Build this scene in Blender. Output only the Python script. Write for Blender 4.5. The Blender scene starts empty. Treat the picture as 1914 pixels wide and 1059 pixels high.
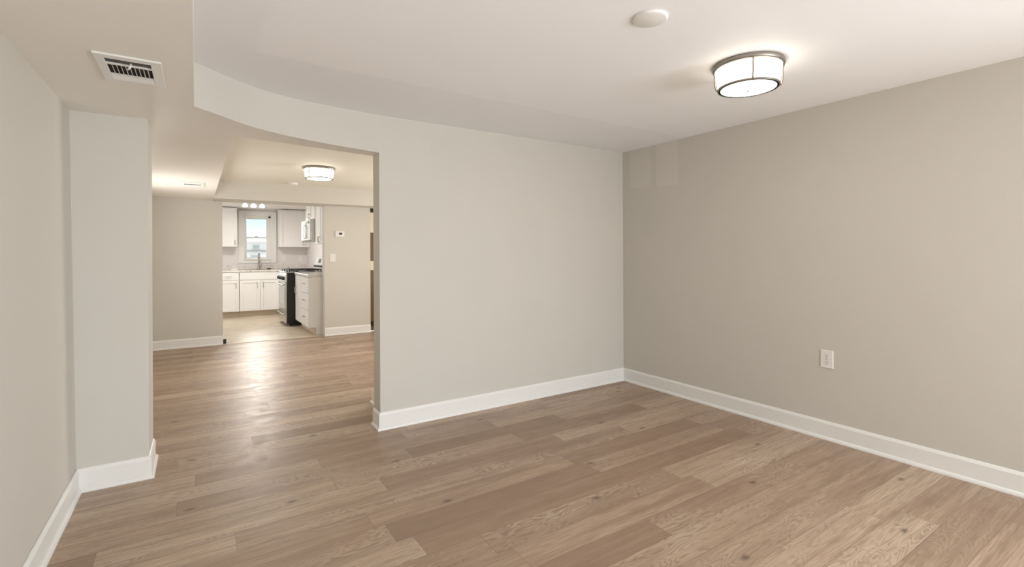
import bpy, math, random
from mathutils import Vector, Matrix

S = bpy.context.scene
COL = S.collection
R = math.radians

# ------------------------------------------------------------------ camera
EYE = 1.37
F_PX, YAW, VH, ROLL = 904.85, R(33.132), 474.0, R(0.2627)
cam_d = bpy.data.cameras.new('camera')
cam = bpy.data.objects.new('camera', cam_d)
COL.objects.link(cam)
cam_d.sensor_fit = 'HORIZONTAL'
cam_d.sensor_width = 36.0
cam_d.lens = 36.0 * F_PX / 1914.0
cam_d.shift_x = 0.0
cam_d.shift_y = -(529.5 - VH) / 1914.0
cam_d.clip_start = 0.02
cam_d.clip_end = 200
# looks along +Y turned YAW towards +X, level, with a small roll
cam.matrix_world = (Matrix.Translation((0, 0, EYE)) @ Matrix.Rotation(-YAW, 4, 'Z')
                    @ Matrix.Rotation(math.pi / 2, 4, 'X') @ Matrix.Rotation(-ROLL, 4, 'Z'))
S.camera = cam

# ------------------------------------------------------------------ world
W = bpy.data.worlds.new('world')
S.world = W
W.use_nodes = True
wn, wl = W.node_tree.nodes, W.node_tree.links
wn.clear()
wo = wn.new('ShaderNodeOutputWorld')
wb = wn.new('ShaderNodeBackground')
wr = wn.new('ShaderNodeValToRGB')
wt = wn.new('ShaderNodeTexCoord')
ws = wn.new('ShaderNodeSeparateXYZ')
wl.new(wt.outputs['Generated'], ws.inputs[0])
wl.new(ws.outputs['Z'], wr.inputs[0])
wr.color_ramp.elements[0].position = 0.0
wr.color_ramp.elements[0].color = (1.0, 1.0, 1.0, 1)
wr.color_ramp.elements[1].position = 0.065
wr.color_ramp.elements[1].color = (0.56, 0.80, 0.90, 1)
wr.color_ramp.elements.new(0.3).color = (0.92, 0.96, 1.0, 1)
wl.new(wr.outputs[0], wb.inputs[0])
wb.inputs[1].default_value = 1.5
wl.new(wb.outputs[0], wo.inputs[0])


def area(name, loc, rot, sx, sy, power, col=(1, 1, 1), shape='RECTANGLE'):
    d = bpy.data.lights.new(name, 'AREA')
    d.shape = shape
    d.size, d.size_y = sx, sy
    d.energy = power
    d.color = col
    o = bpy.data.objects.new(name, d)
    o.location = loc
    o.rotation_euler = rot
    COL.objects.link(o)
    return o


# wide low sun lamp, standing in for soft sky light through the kitchen window
sun_d = bpy.data.lights.new('sun', 'SUN')
sun_d.energy = 5.5
sun_d.angle = R(28)
sun_d.color = (1.0, 0.95, 0.88)
sun = bpy.data.objects.new('sun', sun_d)
COL.objects.link(sun)
sun.rotation_euler = Vector((-0.08, -1.0, -0.25)).to_track_quat('-Z', 'Y').to_euler()
# daylight in the windows; middle-right and kitchen-side ones are added, unseen, to brighten
area('daylight_front_window', (1.9, -3.14, 1.03), (R(88), 0, R(14)), 2.2, 1.85, 50, (0.885, 0.945, 1.0))
area('daylight_front_side', (3.80, -2.3, 0.95), (R(88), 0, R(72)), 1.5, 1.7, 185, (0.885, 0.945, 1.0))
area('fill_middle_added', (3.93, 6.4, 1.4), (R(98), 0, R(90)), 1.3, 1.3, 56, (1.0, 0.97, 0.91))  # added to brighten the middle room from an unseen window
area('daylight_middle_left', (-0.60, 6.75, 1.35), (R(112), 0, R(-90)), 1.1, 1.1, 18, (1.0, 0.97, 0.91))
area('fill_kitchen_added', (-1.10, 10.4, 1.5), (R(94), 0, R(-66)), 1.4, 1.3, 21, (1.0, 0.98, 0.95))  # added unseen source, brightens the range and cabinet fronts

S.view_settings.view_transform = 'Standard'
S.view_settings.look = 'None'
S.view_settings.exposure = 0.07
S.view_settings.gamma = 1.0
S.view_settings.use_curve_mapping = False


# ------------------------------------------------------------------ materials
def srgb(r, g, b):
    return tuple(((c / 255) / 12.92 if c / 255 <= 0.04045 else ((c / 255 + 0.055) / 1.055) ** 2.4)
                 for c in (r, g, b)) + (1.0,)


class NT:
    """small node-tree helper"""
    def __init__(self, name):
        self.m = bpy.data.materials.new(name)
        self.m.use_nodes = True
        self.t = self.m.node_tree
        self.n, self.l = self.t.nodes, self.t.links
        self.b = self.n['Principled BSDF']

    def new(self, kind, **kw):
        nd = self.n.new(kind)
        for k, v in kw.items():
            setattr(nd, k, v)
        return nd

    def set(self, sock, v):
        if hasattr(v, 'links') or isinstance(v, bpy.types.NodeSocket):
            self.l.new(v, sock)
        else:
            sock.default_value = v

    def math(self, op, a, b=None, c=None, clamp=False):
        nd = self.new('ShaderNodeMath', operation=op, use_clamp=clamp)
        self.set(nd.inputs[0], a)
        if b is not None:
            self.set(nd.inputs[1], b)
        if c is not None:
            self.set(nd.inputs[2], c)
        return nd.outputs[0]

    def mix(self, fac, a, b, blend='MIX'):
        nd = self.new('ShaderNodeMix', data_type='RGBA', blend_type=blend)
        self.set(nd.inputs[0], fac)
        self.set(nd.inputs[6], a)
        self.set(nd.inputs[7], b)
        return nd.outputs[2]

    def xyz(self, x, y, z):
        nd = self.new('ShaderNodeCombineXYZ')
        for i, v in enumerate((x, y, z)):
            self.set(nd.inputs[i], v)
        return nd.outputs[0]

    def noise(self, vec, scale, detail=3, rough=0.5, dist=0.0):
        nd = self.new('ShaderNodeTexNoise')
        self.set(nd.inputs['Vector'], vec)
        nd.inputs['Scale'].default_value = scale
        nd.inputs['Detail'].default_value = detail
        nd.inputs['Roughness'].default_value = rough
        nd.inputs['Distortion'].default_value = dist
        return nd.outputs['Fac']

    def ramp(self, fac, stops):
        nd = self.new('ShaderNodeValToRGB')
        self.set(nd.inputs[0], fac)
        e = nd.color_ramp.elements
        while len(e) < len(stops):
            e.new(0.5)
        for el, (p, c) in zip(e, stops):
            el.position = p
            el.color = c if len(c) == 4 else tuple(c) + (1,)
        return nd.outputs[0]

    def maprange(self, v, a, b, c=0.0, d=1.0):
        nd = self.new('ShaderNodeMapRange')
        self.set(nd.inputs[0], v)
        for i, q in enumerate((a, b, c, d)):
            nd.inputs[i + 1].default_value = q
        return nd.outputs[0]

    def bump(self, h, strength, dist=0.01):
        nd = self.new('ShaderNodeBump')
        nd.inputs['Strength'].default_value = strength
        nd.inputs['Distance'].default_value = dist
        self.set(nd.inputs['Height'], h)
        self.l.new(nd.outputs[0], self.b.inputs['Normal'])

    def pos(self):
        nd = self.new('ShaderNodeNewGeometry')
        s = self.new('ShaderNodeSeparateXYZ')
        self.l.new(nd.outputs['Position'], s.inputs[0])
        return nd.outputs['Position'], s.outputs[0], s.outputs[1], s.outputs[2]

    def out(self, color=None, rough=None, metal=None, spec=None):
        if color is not None:
            self.set(self.b.inputs['Base Color'], color)
        if rough is not None:
            self.set(self.b.inputs['Roughness'], rough)
        if metal is not None:
            self.set(self.b.inputs['Metallic'], metal)
        if spec is not None:
            self.set(self.b.inputs['Specular IOR Level'], spec)
        return self.m


def plain(name, col, rough=0.5, metal=0.0, var=0.03, scale=30, spec=0.5):
    """flat paint / metal with a faint procedural mottling"""
    t = NT(name)
    p, x, y, z = t.pos()
    n = t.noise(p, scale, 3)
    a = tuple(c * (1 - var) for c in col[:3]) + (1,)
    b = tuple(min(1, c * (1 + var)) for c in col[:3]) + (1,)
    return t.out(t.mix(n, a, b), rough, metal, spec)


def box_mask(t, v, a, b, soft=0.01):
    """1 where a < v < b"""
    return t.math('MULTIPLY', t.maprange(v, a - soft, a + soft), t.maprange(v, b - soft, b + soft, 1, 0))


def paint(name, col, patches=(), rough=0.62, ripple=0.05):
    """rolled emulsion paint, optional repainted patches given as (axis lo hi axis lo hi factor)"""
    t = NT(name)
    p, x, y, z = t.pos()
    ax = {'x': x, 'y': y, 'z': z}
    n = t.noise(p, 1.7, 2)
    c = t.mix(n, tuple(q * 0.985 for q in col[:3]) + (1,), tuple(min(1, q * 1.015) for q in col[:3]) + (1,))
    for (a, a0, a1, b, b0, b1, f, s) in patches:
        wob = t.math('MULTIPLY', t.math('SUBTRACT', t.noise(p, 3.0, 3), 0.5), s * 3)
        m = t.math('MULTIPLY', box_mask(t, t.math('ADD', ax[a], wob), a0, a1, s),
                   box_mask(t, t.math('ADD', ax[b], wob), b0, b1, s))
        c = t.mix(m, c, tuple(min(1, q * f) for q in col[:3]) + (1,))
    t.bump(t.noise(p, 160, 2), ripple, 0.004)
    return t.out(c, rough, 0, 0.35)


def wood_floor():
    t = NT('wood_plank_floor')
    p, x, y, z = t.pos()
    WID, LEN = 0.172, 1.32
    yr = t.math('DIVIDE', y, WID)
    row = t.math('FLOOR', yr)
    fy = t.math('FRACT', yr)
    w1 = t.new('ShaderNodeTexWhiteNoise', noise_dimensions='1D')
    t.l.new(row, w1.inputs['W'])
    xs = t.math('DIVIDE', t.math('ADD', x, t.math('MULTIPLY', w1.outputs['Value'], LEN * 3)), LEN)
    colm = t.math('FLOOR', xs)
    fx = t.math('FRACT', xs)
    w2 = t.new('ShaderNodeTexWhiteNoise', noise_dimensions='2D')
    t.l.new(t.xyz(row, colm, 0.0), w2.inputs['Vector'])
    rnd = w2.outputs['Value']
    sc = t.new('ShaderNodeSeparateColor')
    t.l.new(w2.outputs['Color'], sc.inputs[0])
    r2, r3 = sc.outputs[0], sc.outputs[1]
    ox = t.math('MULTIPLY', rnd, 53.0)
    # long soft streaks and fine grain
    streak = t.noise(t.xyz(t.math('ADD', t.math('MULTIPLY', x, 1.1), ox), t.math('MULTIPLY', y, 17.0), t.math('MULTIPLY', r2, 19.0)), 1.0, 4, 0.6, 0.5)
    grain = t.noise(t.xyz(t.math('ADD', t.math('MULTIPLY', x, 7.0), ox), t.math('MULTIPLY', y, 150.0), r3), 1.0, 3, 0.6)
    # cathedral figure: contour lines of a stretched noise field
    field = t.noise(t.xyz(t.math('ADD', t.math('MULTIPLY', x, 2.3), ox), t.math('MULTIPLY', y, 12.0), t.math('MULTIPLY', r2, 31.0)), 1.0, 2, 0.4, 0.3)
    bands = t.math('FRACT', t.math('MULTIPLY', field, 22.0))
    line = t.maprange(t.math('ABSOLUTE', t.math('SUBTRACT', bands, 0.5)), 0.12, 0.34)
    cath_on = t.math('MULTIPLY', t.maprange(r3, 0.40, 0.62), t.maprange(t.noise(t.xyz(t.math('ADD', x, ox), t.math('MULTIPLY', y, 3.0), 4.0), 1.0, 2), 0.36, 0.58))
    # knots
    v = t.new('ShaderNodeTexVoronoi')
    v.voronoi_dimensions = '2D'
    v.inputs['Scale'].default_value = 1.0
    t.l.new(t.xyz(t.math('MULTIPLY', x, 1.35), t.math('MULTIPLY', y, 2.6), 0.0), v.inputs['Vector'])
    kn = t.maprange(v.outputs['Distance'], 0.008, 0.055, 1, 0)
    kc = t.new('ShaderNodeSeparateColor')
    t.l.new(v.outputs['Color'], kc.inputs[0])
    kn = t.math('MULTIPLY', kn, t.maprange(kc.outputs[0], 0.45, 0.5))
    base = t.ramp(rnd, [(0.0, WOOD[0]), (0.35, WOOD[1]), (0.7, WOOD[2]), (1.0, WOOD[3])])
    c = t.mix(t.maprange(streak, 0.36, 0.66, 0.0, 0.62), base, WOOD[4])
    c = t.mix(t.maprange(grain, 0.42, 0.66, 0.0, 0.62), c, WOOD[5])
    c = t.mix(t.math('MULTIPLY', t.math('MULTIPLY', line, cath_on), 0.34), c, WOOD[6])
    c = t.mix(t.math('MULTIPLY', kn, 0.75), c, WOOD[7])
    ey = t.math('MINIMUM', fy, t.math('SUBTRACT', 1.0, fy))
    ex = t.math('MINIMUM', fx, t.math('SUBTRACT', 1.0, fx))
    gap = t.math('MAXIMUM', t.maprange(ey, 0.004, 0.014, 1, 0), t.maprange(ex, 0.0006, 0.0018, 1, 0))
    c = t.mix(t.math('MULTIPLY', gap, 0.35), c, WOOD[7])
    h = t.math('SUBTRACT', t.math('MULTIPLY', grain, 0.35), gap)
    t.bump(h, 0.22, 0.003)
    rough = t.maprange(t.noise(p, 9.0, 4), 0.3, 0.7, 0.33, 0.45)
    return t.out(c, rough, 0, 0.5)


WOOD = [srgb(160, 133, 112), srgb(174, 148, 126), srgb(187, 162, 139), srgb(205, 182, 158),
        srgb(135, 109, 88), srgb(139, 114, 93), srgb(223, 205, 184), srgb(72, 54, 42)]


def stone_floor():
    t = NT('kitchen_vinyl_stone')
    p, x, y, z = t.pos()
    n = t.noise(t.xyz(t.math('MULTIPLY', x, 1.0), t.math('MULTIPLY', y, 1.6), 0.0), 2.2, 5, 0.62, 0.8)
    c = t.ramp(n, [(0.3, srgb(172, 155, 132)), (0.5, srgb(196, 182, 160)), (0.72, srgb(212, 200, 182))])
    fx = t.math('FRACT', t.math('DIVIDE', x, 0.46))
    fy = t.math('FRACT', t.math('DIVIDE', y, 0.46))
    ex = t.math('MINIMUM', fx, t.math('SUBTRACT', 1.0, fx))
    ey = t.math('MINIMUM', fy, t.math('SUBTRACT', 1.0, fy))
    g = t.maprange(t.math('MINIMUM', ex, ey), 0.004, 0.012, 1, 0)
    c = t.mix(t.math('MULTIPLY', g, 0.35), c, srgb(158, 144, 124))
    return t.out(c, 0.38, 0, 0.4)


def quartz():
    t = NT('quartz_worktop')
    p, x, y, z = t.pos()
    n = t.noise(p, 7, 6, 0.65, 1.2)
    c = t.ramp(n, [(0.30, srgb(160, 152, 144)), (0.42, srgb(214, 208, 202)), (0.7, srgb(234, 230, 226))])
    return t.out(c, 0.2, 0, 0.5)


def splash_paint():
    t = NT('kitchen_wall_marble')
    p, x, y, z = t.pos()
    n = t.noise(p, 4.5, 6, 0.6, 1.5)
    low = t.maprange(z, 1.30, 1.10)
    vein = t.math('MULTIPLY', t.maprange(t.math('ABSOLUTE', t.math('SUBTRACT', n, 0.5)), 0.0, 0.03, 1, 0), low)
    c = t.mix(t.math('MULTIPLY', vein, 0.22), srgb(228, 221, 218), srgb(150, 140, 130))
    return t.out(c, 0.4, 0, 0.4)


def glass_mat():
    t = NT('window_glass')
    tr = t.new('ShaderNodeBsdfTransparent')
    gl = t.new('ShaderNodeBsdfGlossy')
    gl.inputs['Roughness'].default_value = 0.02
    tr.inputs[0].default_value = (0.97, 0.985, 0.98, 1)
    mx = t.new('ShaderNodeMixShader')
    mx.inputs[0].default_value = 0.06
    t.l.new(tr.outputs[0], mx.inputs[1])
    t.l.new(gl.outputs[0], mx.inputs[2])
    t.l.new(mx.outputs[0], t.n['Material Output'].inputs[0])
    return t.m


def glow(name, base, emit, strength):
    t = NT(name)
    p, x, y, z = t.pos()
    n = t.noise(p, 14, 2)
    c = t.mix(n, tuple(q * 0.93 for q in emit[:3]) + (1,), emit)
    t.out(base, 0.35)
    t.set(t.b.inputs['Emission Color'], c)
    t.b.inputs['Emission Strength'].default_value = strength
    return t.m


def siding():
    t = NT('painted_house_front')
    p, x, y, z = t.pos()
    f = t.math('FRACT', t.math('DIVIDE', z, 0.25))
    g = t.maprange(f, 0.0, 0.08, 1, 0)
    return t.out(t.mix(t.math('MULTIPLY', g, 0.3), srgb(250, 248, 246), srgb(200, 200, 200)), 0.7)


GREIGE = srgb(209, 204, 195)
M = {
    'floor': wood_floor(),
    'stone': stone_floor(),
    'quartz': quartz(),
    'kwall': splash_paint(),
    'wall': paint('greige_wall_paint', GREIGE),
    'wall_r': paint('greige_wall_paint_repaired', GREIGE,
                    [('y', 3.34, 3.62, 'z', 2.05, 2.5, 1.06, 0.006), ('y', 3.015, 3.27, 'z', 2.03, 2.5, 1.06, 0.006)]),
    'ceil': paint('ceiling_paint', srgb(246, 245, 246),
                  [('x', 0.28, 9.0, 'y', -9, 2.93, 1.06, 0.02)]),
    'soffit': paint('soffit_paint', srgb(242, 237, 229), rough=0.42),
    'ceil_mid': paint('middle_ceiling_shaded', srgb(230, 225, 213)),  # darker, warmer than the soffit; contrast of light put into the colour
    'kceil': paint('kitchen_ceiling_paint', srgb(240, 236, 232)),
    'trim': plain('white_trim_paint', srgb(238, 236, 232), 0.35, var=0.01),
    'cab': plain('white_cabinet_paint', srgb(240, 238, 235), 0.38, var=0.01),
    'kick': plain('toe_kick_board', srgb(214, 200, 178), 0.6),
    'plastic': plain('white_plastic', srgb(236, 232, 228), 0.35, var=0.01),
    'slot': plain('dark_slot', srgb(60, 56, 52), 0.7),
    'duct': plain('dark_duct', srgb(24, 22, 20), 0.9),
    'nickel': plain('brushed_nickel', srgb(150, 145, 136), 0.38, 0.85, var=0.05, scale=60),
    'steel': plain('stainless_steel', srgb(196, 194, 190), 0.28, 0.9, var=0.05, scale=40),
    'handle': plain('satin_pull', srgb(178, 174, 168), 0.4, 0.7),
    'black': plain('black_enamel', srgb(22, 20, 20), 0.4),
    'iron': plain('cast_iron', srgb(30, 28, 27), 0.6),
    'oglass': plain('oven_glass', srgb(176, 180, 182), 0.12, 0.3, var=0.02),
    'mglass': plain('microwave_glass', srgb(215, 214, 212), 0.15, 0.2, var=0.02),
    'panel': plain('pale_control_panel', srgb(226, 224, 220), 0.3, 0.2, var=0.02),
    'screen': plain('dark_screen', srgb(70, 72, 68), 0.2),
    'brown': plain('brown_stained_wood', srgb(110, 76, 42), 0.45, var=0.15, scale=12),
    'cream': plain('cream_paint', srgb(232, 220, 192), 0.5),
    'hinge': plain('dark_bronze', srgb(52, 40, 30), 0.4, 0.6),
    'dsponge': plain('dark_sponge', srgb(78, 62, 54), 0.9, var=0.2),
    'paper': plain('white_paper', srgb(242, 240, 240), 0.8),
    'glass': glass_mat(),
    'shade': glow('lit_opal_glass', srgb(245, 240, 230), (1.0, 0.93, 0.81, 1), 3.6),
    'diffuser': glow('lit_diffuser', srgb(245, 240, 230), (1.0, 0.955, 0.85, 1), 3.2),
    'bulb': glow('lit_glass_globe', srgb(250, 248, 240), (1.0, 0.97, 0.9, 1), 5.0),
    'house': siding(),
    'hwin': plain('far_window_glass', srgb(176, 180, 186), 0.2),
    'hline': plain('grey_cornice', srgb(150, 148, 148), 0.7),
    'ground': plain('pale_concrete_ground', srgb(225, 224, 222), 0.9, var=0.05, scale=3),
}


# ------------------------------------------------------------------ mesh helpers
class MB:
    def __init__(self):
        self.v, self.f, self.s = [], [], []

    def add(self, vs, fs, smooth=False):
        o = len(self.v)
        self.v += [Vector(q) for q in vs]
        self.f += [tuple(i + o for i in q) for q in fs]
        self.s += [smooth] * len(fs)
        return self

    def box(self, x0, x1, y0, y1, z0, z1, c=0.0):
        """box, with its edges chamfered by c"""
        x0, x1 = min(x0, x1), max(x0, x1)
        y0, y1 = min(y0, y1), max(y0, y1)
        z0, z1 = min(z0, z1), max(z0, z1)
        c = min(c, (x1 - x0) * .45, (y1 - y0) * .45, (z1 - z0) * .45)
        if c <= 0:
            vs = [(x, y, z) for z in (z0, z1) for y in (y0, y1) for x in (x0, x1)]
            return self.add(vs, [(0, 2, 3, 1), (4, 5, 7, 6), (0, 1, 5, 4), (2, 6, 7, 3), (0, 4, 6, 2), (1, 3, 7, 5)])
        pts = []
        idx = {}
        for sx in (0, 1):
            for sy in (0, 1):
                for sz in (0, 1):
                    X, Y, Z = (x0, x1)[sx], (y0, y1)[sy], (z0, z1)[sz]
                    dx, dy, dz = (c, -c)[sx], (c, -c)[sy], (c, -c)[sz]
                    for k, q in (('x', (X, Y + dy, Z + dz)), ('y', (X + dx, Y, Z + dz)), ('z', (X + dx, Y + dy, Z))):
                        idx[(sx, sy, sz, k)] = len(pts)
                        pts.append(q)
        fs = []
        for s in (0, 1):
            a = [idx[(s, i, j, 'x')] for i, j in ((0, 0), (1, 0), (1, 1), (0, 1))]
            fs.append(tuple(a if s else a[::-1]))
            a = [idx[(i, s, j, 'y')] for i, j in ((0, 0), (1, 0), (1, 1), (0, 1))]
            fs.append(tuple(a[::-1] if s else a))
            a = [idx[(i, j, s, 'z')] for i, j in ((0, 0), (1, 0), (1, 1), (0, 1))]
            fs.append(tuple(a if s else a[::-1]))
        for i in (0, 1):
            for j in (0, 1):
                def fix(q, flip):
                    fs.append(tuple(q[::-1] if flip else q))
                fix([idx[(i, j, 0, 'x')], idx[(i, j, 1, 'x')], idx[(i, j, 1, 'y')], idx[(i, j, 0, 'y')]], i == j)
                fix([idx[(i, 0, j, 'x')], idx[(i, 1, j, 'x')], idx[(i, 1, j, 'z')], idx[(i, 0, j, 'z')]], i != j)
                fix([idx[(0, i, j, 'y')], idx[(1, i, j, 'y')], idx[(1, i, j, 'z')], idx[(0, i, j, 'z')]], i == j)
        for sx in (0, 1):
            for sy in (0, 1):
                for sz in (0, 1):
                    a = [idx[(sx, sy, sz, k)] for k in 'xyz']
                    fs.append(tuple(a if (sx + sy + sz) % 2 else a[::-1]))
        return self.add(pts, fs)

    def prism(self, poly, ext, flip=False):
        """poly: list of 3-D points, extruded by vector ext"""
        n = len(poly)
        e = Vector(ext)
        vs = [Vector(q) for q in poly] + [Vector(q) + e for q in poly]
        fs = [tuple(range(n))[::-1], tuple(range(n, 2 * n))]
        fs += [(i, (i + 1) % n, n + (i + 1) % n, n + i) for i in range(n)]
        return self.add(vs, fs)

    def lathe(self, prof, cx, cy, n=48, axis='z', cz=0.0, smooth=True):
        """prof: (radius, height) pairs turned about a vertical (or x / y) axis"""
        vs, fs = [], []
        for (r, h) in prof:
            for k in range(n):
                a = 2 * math.pi * k / n
                p, q = r * math.cos(a), r * math.sin(a)
                vs.append({'z': (cx + p, cy + q, h), 'x': (h, cy + p, cz + q), 'y': (cx + p, h, cz + q)}[axis])
        for j in range(len(prof) - 1):
            for k in range(n):
                a, b = j * n + k, j * n + (k + 1) % n
                fs.append((a, b, b + n, a + n))
        self.add(vs, fs, smooth)
        o = len(self.v) - len(vs)
        for j, rev in ((0, True), (len(prof) - 1, False)):
            if prof[j][0] > 1e-5:
                ring = [o + j * n + k for k in range(n)]
                self.f.append(tuple(ring[::-1] if rev else ring))
                self.s.append(False)
        return self

    def tube(self, pts, r, n=10, smooth=True):
        pts = [Vector(q) for q in pts]
        rs = r if isinstance(r, (list, tuple)) else [r] * len(pts)
        vs, fs = [], []
        up = None
        for i, q in enumerate(pts):
            d = (pts[min(i + 1, len(pts) - 1)] - pts[max(i - 1, 0)]).normalized()
            if up is None:
                up = d.orthogonal().normalized()
            up = (up - d * up.dot(d)).normalized()
            sd = d.cross(up)
            for k in range(n):
                a = 2 * math.pi * k / n
                vs.append(q + (up * math.cos(a) + sd * math.sin(a)) * rs[i])
        for i in range(len(pts) - 1):
            for k in range(n):
                a, b = i * n + k, i * n + (k + 1) % n
                fs.append((a, b, b + n, a + n))
        fs.append(tuple(range(n))[::-1])
        fs.append(tuple(range((len(pts) - 1) * n, len(pts) * n)))
        return self.add(vs, fs, smooth)

    def build(self, name, mat, parent=None, origin=None):
        if parent is not None:
            o0 = world_origin(parent)
        else:
            o0 = Vector(origin) if origin is not None else Vector((0, 0, 0))
        me = bpy.data.meshes.new(name)
        org = o0
        me.from_pydata([q - org for q in self.v], [], self.f)
        import bmesh
        bm = bmesh.new()
        bm.from_mesh(me)
        bmesh.ops.recalc_face_normals(bm, faces=bm.faces)
        bm.to_mesh(me)
        bm.free()
        for pl, s in zip(me.polygons, self.s):
            pl.use_smooth = s
        me.materials.append(mat)
        o = bpy.data.objects.new(name, me)
        COL.objects.link(o)
        if parent is not None:
            o.parent = parent
        else:
            o.location = org
        return o


def world_origin(o):
    p = Vector((0, 0, 0))
    while o is not None:
        p += Vector(o.location)
        o = o.parent
    return p


def thing(name, label, cat, loc, group=None):
    o = bpy.data.objects.new(name, None)
    o.empty_display_size = 0.05
    COL.objects.link(o)
    o.location = loc
    return tag(o, label, cat, group)


def tag(o, label, cat, group=None):
    o['label'] = label
    o['category'] = cat
    if group:
        o['group'] = group
    return o


def struct(o, label=None):
    o['kind'] = 'structure'
    if label:
        o['label'] = label
    return o


def copy_tree(o, loc, label, group=None):
    c = o.copy()
    COL.objects.link(c)
    c.location = loc
    tag(c, label, o['category'], group)
    for ch in list(o.children):
        d = ch.copy()
        COL.objects.link(d)
        d.parent = c
        for g in list(ch.children):
            e = g.copy()
            COL.objects.link(e)
            e.parent = d
    return c


def block(name, mat, x0, x1, y0, y1, z0, z1, label=None):
    return struct(MB().box(x0, x1, y0, y1, z0, z1).build(name, M[mat]), label)


# ------------------------------------------------------------------ structure
HC = 2.457          # ceiling
HS, HJ = 2.209, 2.164   # soffit underside, header underside at the jamb
YW, XR, XL = 3.729, 3.869, -0.584
YK = 8.60           # wall between middle room and kitchen
KX0, KX1, KY1 = -1.2, 2.32, 12.94

block('floor', 'floor', -0.80, 4.05, -3.35, YK + 0.02, -0.08, 0.0)
block('floor_kitchen', 'stone', -1.3, 2.5, YK + 0.02, 13.1, -0.08, 0.001)
block('trim_1', 'trim', 0.34, 1.81, YK + 0.005, YK + 0.035, 0.0, 0.005).data.materials[0] = M['kick']
block('ceiling', 'ceil', -0.80, 4.05, -3.35, 4.0, HC, HC + 0.1)
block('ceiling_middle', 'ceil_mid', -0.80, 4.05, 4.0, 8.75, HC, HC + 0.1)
block('ceiling_kitchen', 'kceil', -1.35, 2.5, 8.75, 13.1, HC, HC + 0.1)

# left wall, leaning slightly outwards towards the top, with a window in the middle room
lw = MB()
dx = 0.0245
def lean(y0, y1, z0, z1):
    a, b_ = XL - dx * z0 / HS, XL - dx * z1 / HS
    lw.add([(-0.75, y0, z0), (a, y0, z0), (a, y1, z0), (-0.75, y1, z0),
            (-0.75, y0, z1), (b_, y0, z1), (b_, y1, z1), (-0.75, y1, z1)],
           [(3, 2, 1, 0), (4, 5, 6, 7), (0, 1, 5, 4), (1, 2, 6, 5), (2, 3, 7, 6), (3, 0, 4, 7)])
lean(-3.35, 6.15, 0, HC)
lean(7.35, 8.75, 0, HC)
lean(6.15, 7.35, 0, 0.75)
lean(6.15, 7.35, 1.95, HC)
struct(lw.build('wall_left', M['wall']))
wrm = MB()
wrm.box(XR, XR + 0.14, -3.35, -3.1, 0, HC).box(XR, XR + 0.14, -1.5, YW + 0.2, 0, HC)
wrm.box(XR, XR + 0.14, -3.1, -1.5, 0, 0.04).box(XR, XR + 0.14, -3.1, -1.5, 1.9, HC)
struct(wrm.build('wall_right', M['wall_r']))
block('wall_pilaster', 'wall', -0.70, -0.247, YW, 4.06, 0, HS + 0.02)
block('wall_center', 'wall', 1.2, XR + 0.14, YW, 3.885, 0, HC)
block('wall_return', 'wall', 1.393, 2.4, 3.885, 4.45, 0, HC)

# front wall behind the viewer, with a glazed door opening made tall to light the ceiling
wb_ = MB()
wb_.box(-0.75, 0.7, -3.35, -3.2, 0, HC).box(3.1, 4.0, -3.35, -3.2, 0, HC)
wb_.box(0.7, 3.1, -3.35, -3.2, 0, 0.04).box(0.7, 3.1, -3.35, -3.2, 2.0, HC)
struct(wb_.build('wall_back', M['wall']))


def window_frame(name, axis, a0, a1, z0, z1, w, d0, d1):
    """frame + sash + glass round an opening; axis is the one the glass runs along"""
    def bx(mb, p0, p1, q0, q1, r0, r1):
        return mb.box(p0, p1, q0, q1, r0, r1) if axis == 'x' else mb.box(q0, q1, p0, p1, r0, r1)
    fr = MB()
    bx(fr, a0, a0 + w, d0, d1, z0, z1)
    bx(fr, a1 - w, a1, d0, d1, z0, z1)
    bx(fr, a0 + w, a1 - w, d0, d1, z0, z0 + w)
    bx(fr, a0 + w, a1 - w, d0, d1, z1 - w, z1)
    zm = (z0 + z1) / 2
    bx(fr, a0 + w, a1 - w, d0, d1, zm - w / 2, zm + w / 2)
    o = struct(fr.build(name, M['trim']))
    g = MB()
    dm = (d0 + d1) / 2
    bx(g, a0 + w, a1 - w, dm - 0.003, dm + 0.003, z0 + w, z1 - w)
    g.build('glass', M['glass'], o)
    return o


window_frame('window_2', 'x', 0.7, 3.1, 0.04, 2.0, 0.06, -3.32, -3.24)
window_frame('window_5', 'y', -3.1, -1.5, 0.04, 1.9, 0.06, XR + 0.04, XR + 0.12)
window_frame('window_6', 'y', 6.15, 7.35, 0.75, 1.95, 0.06, -0.72, -0.64)

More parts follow.
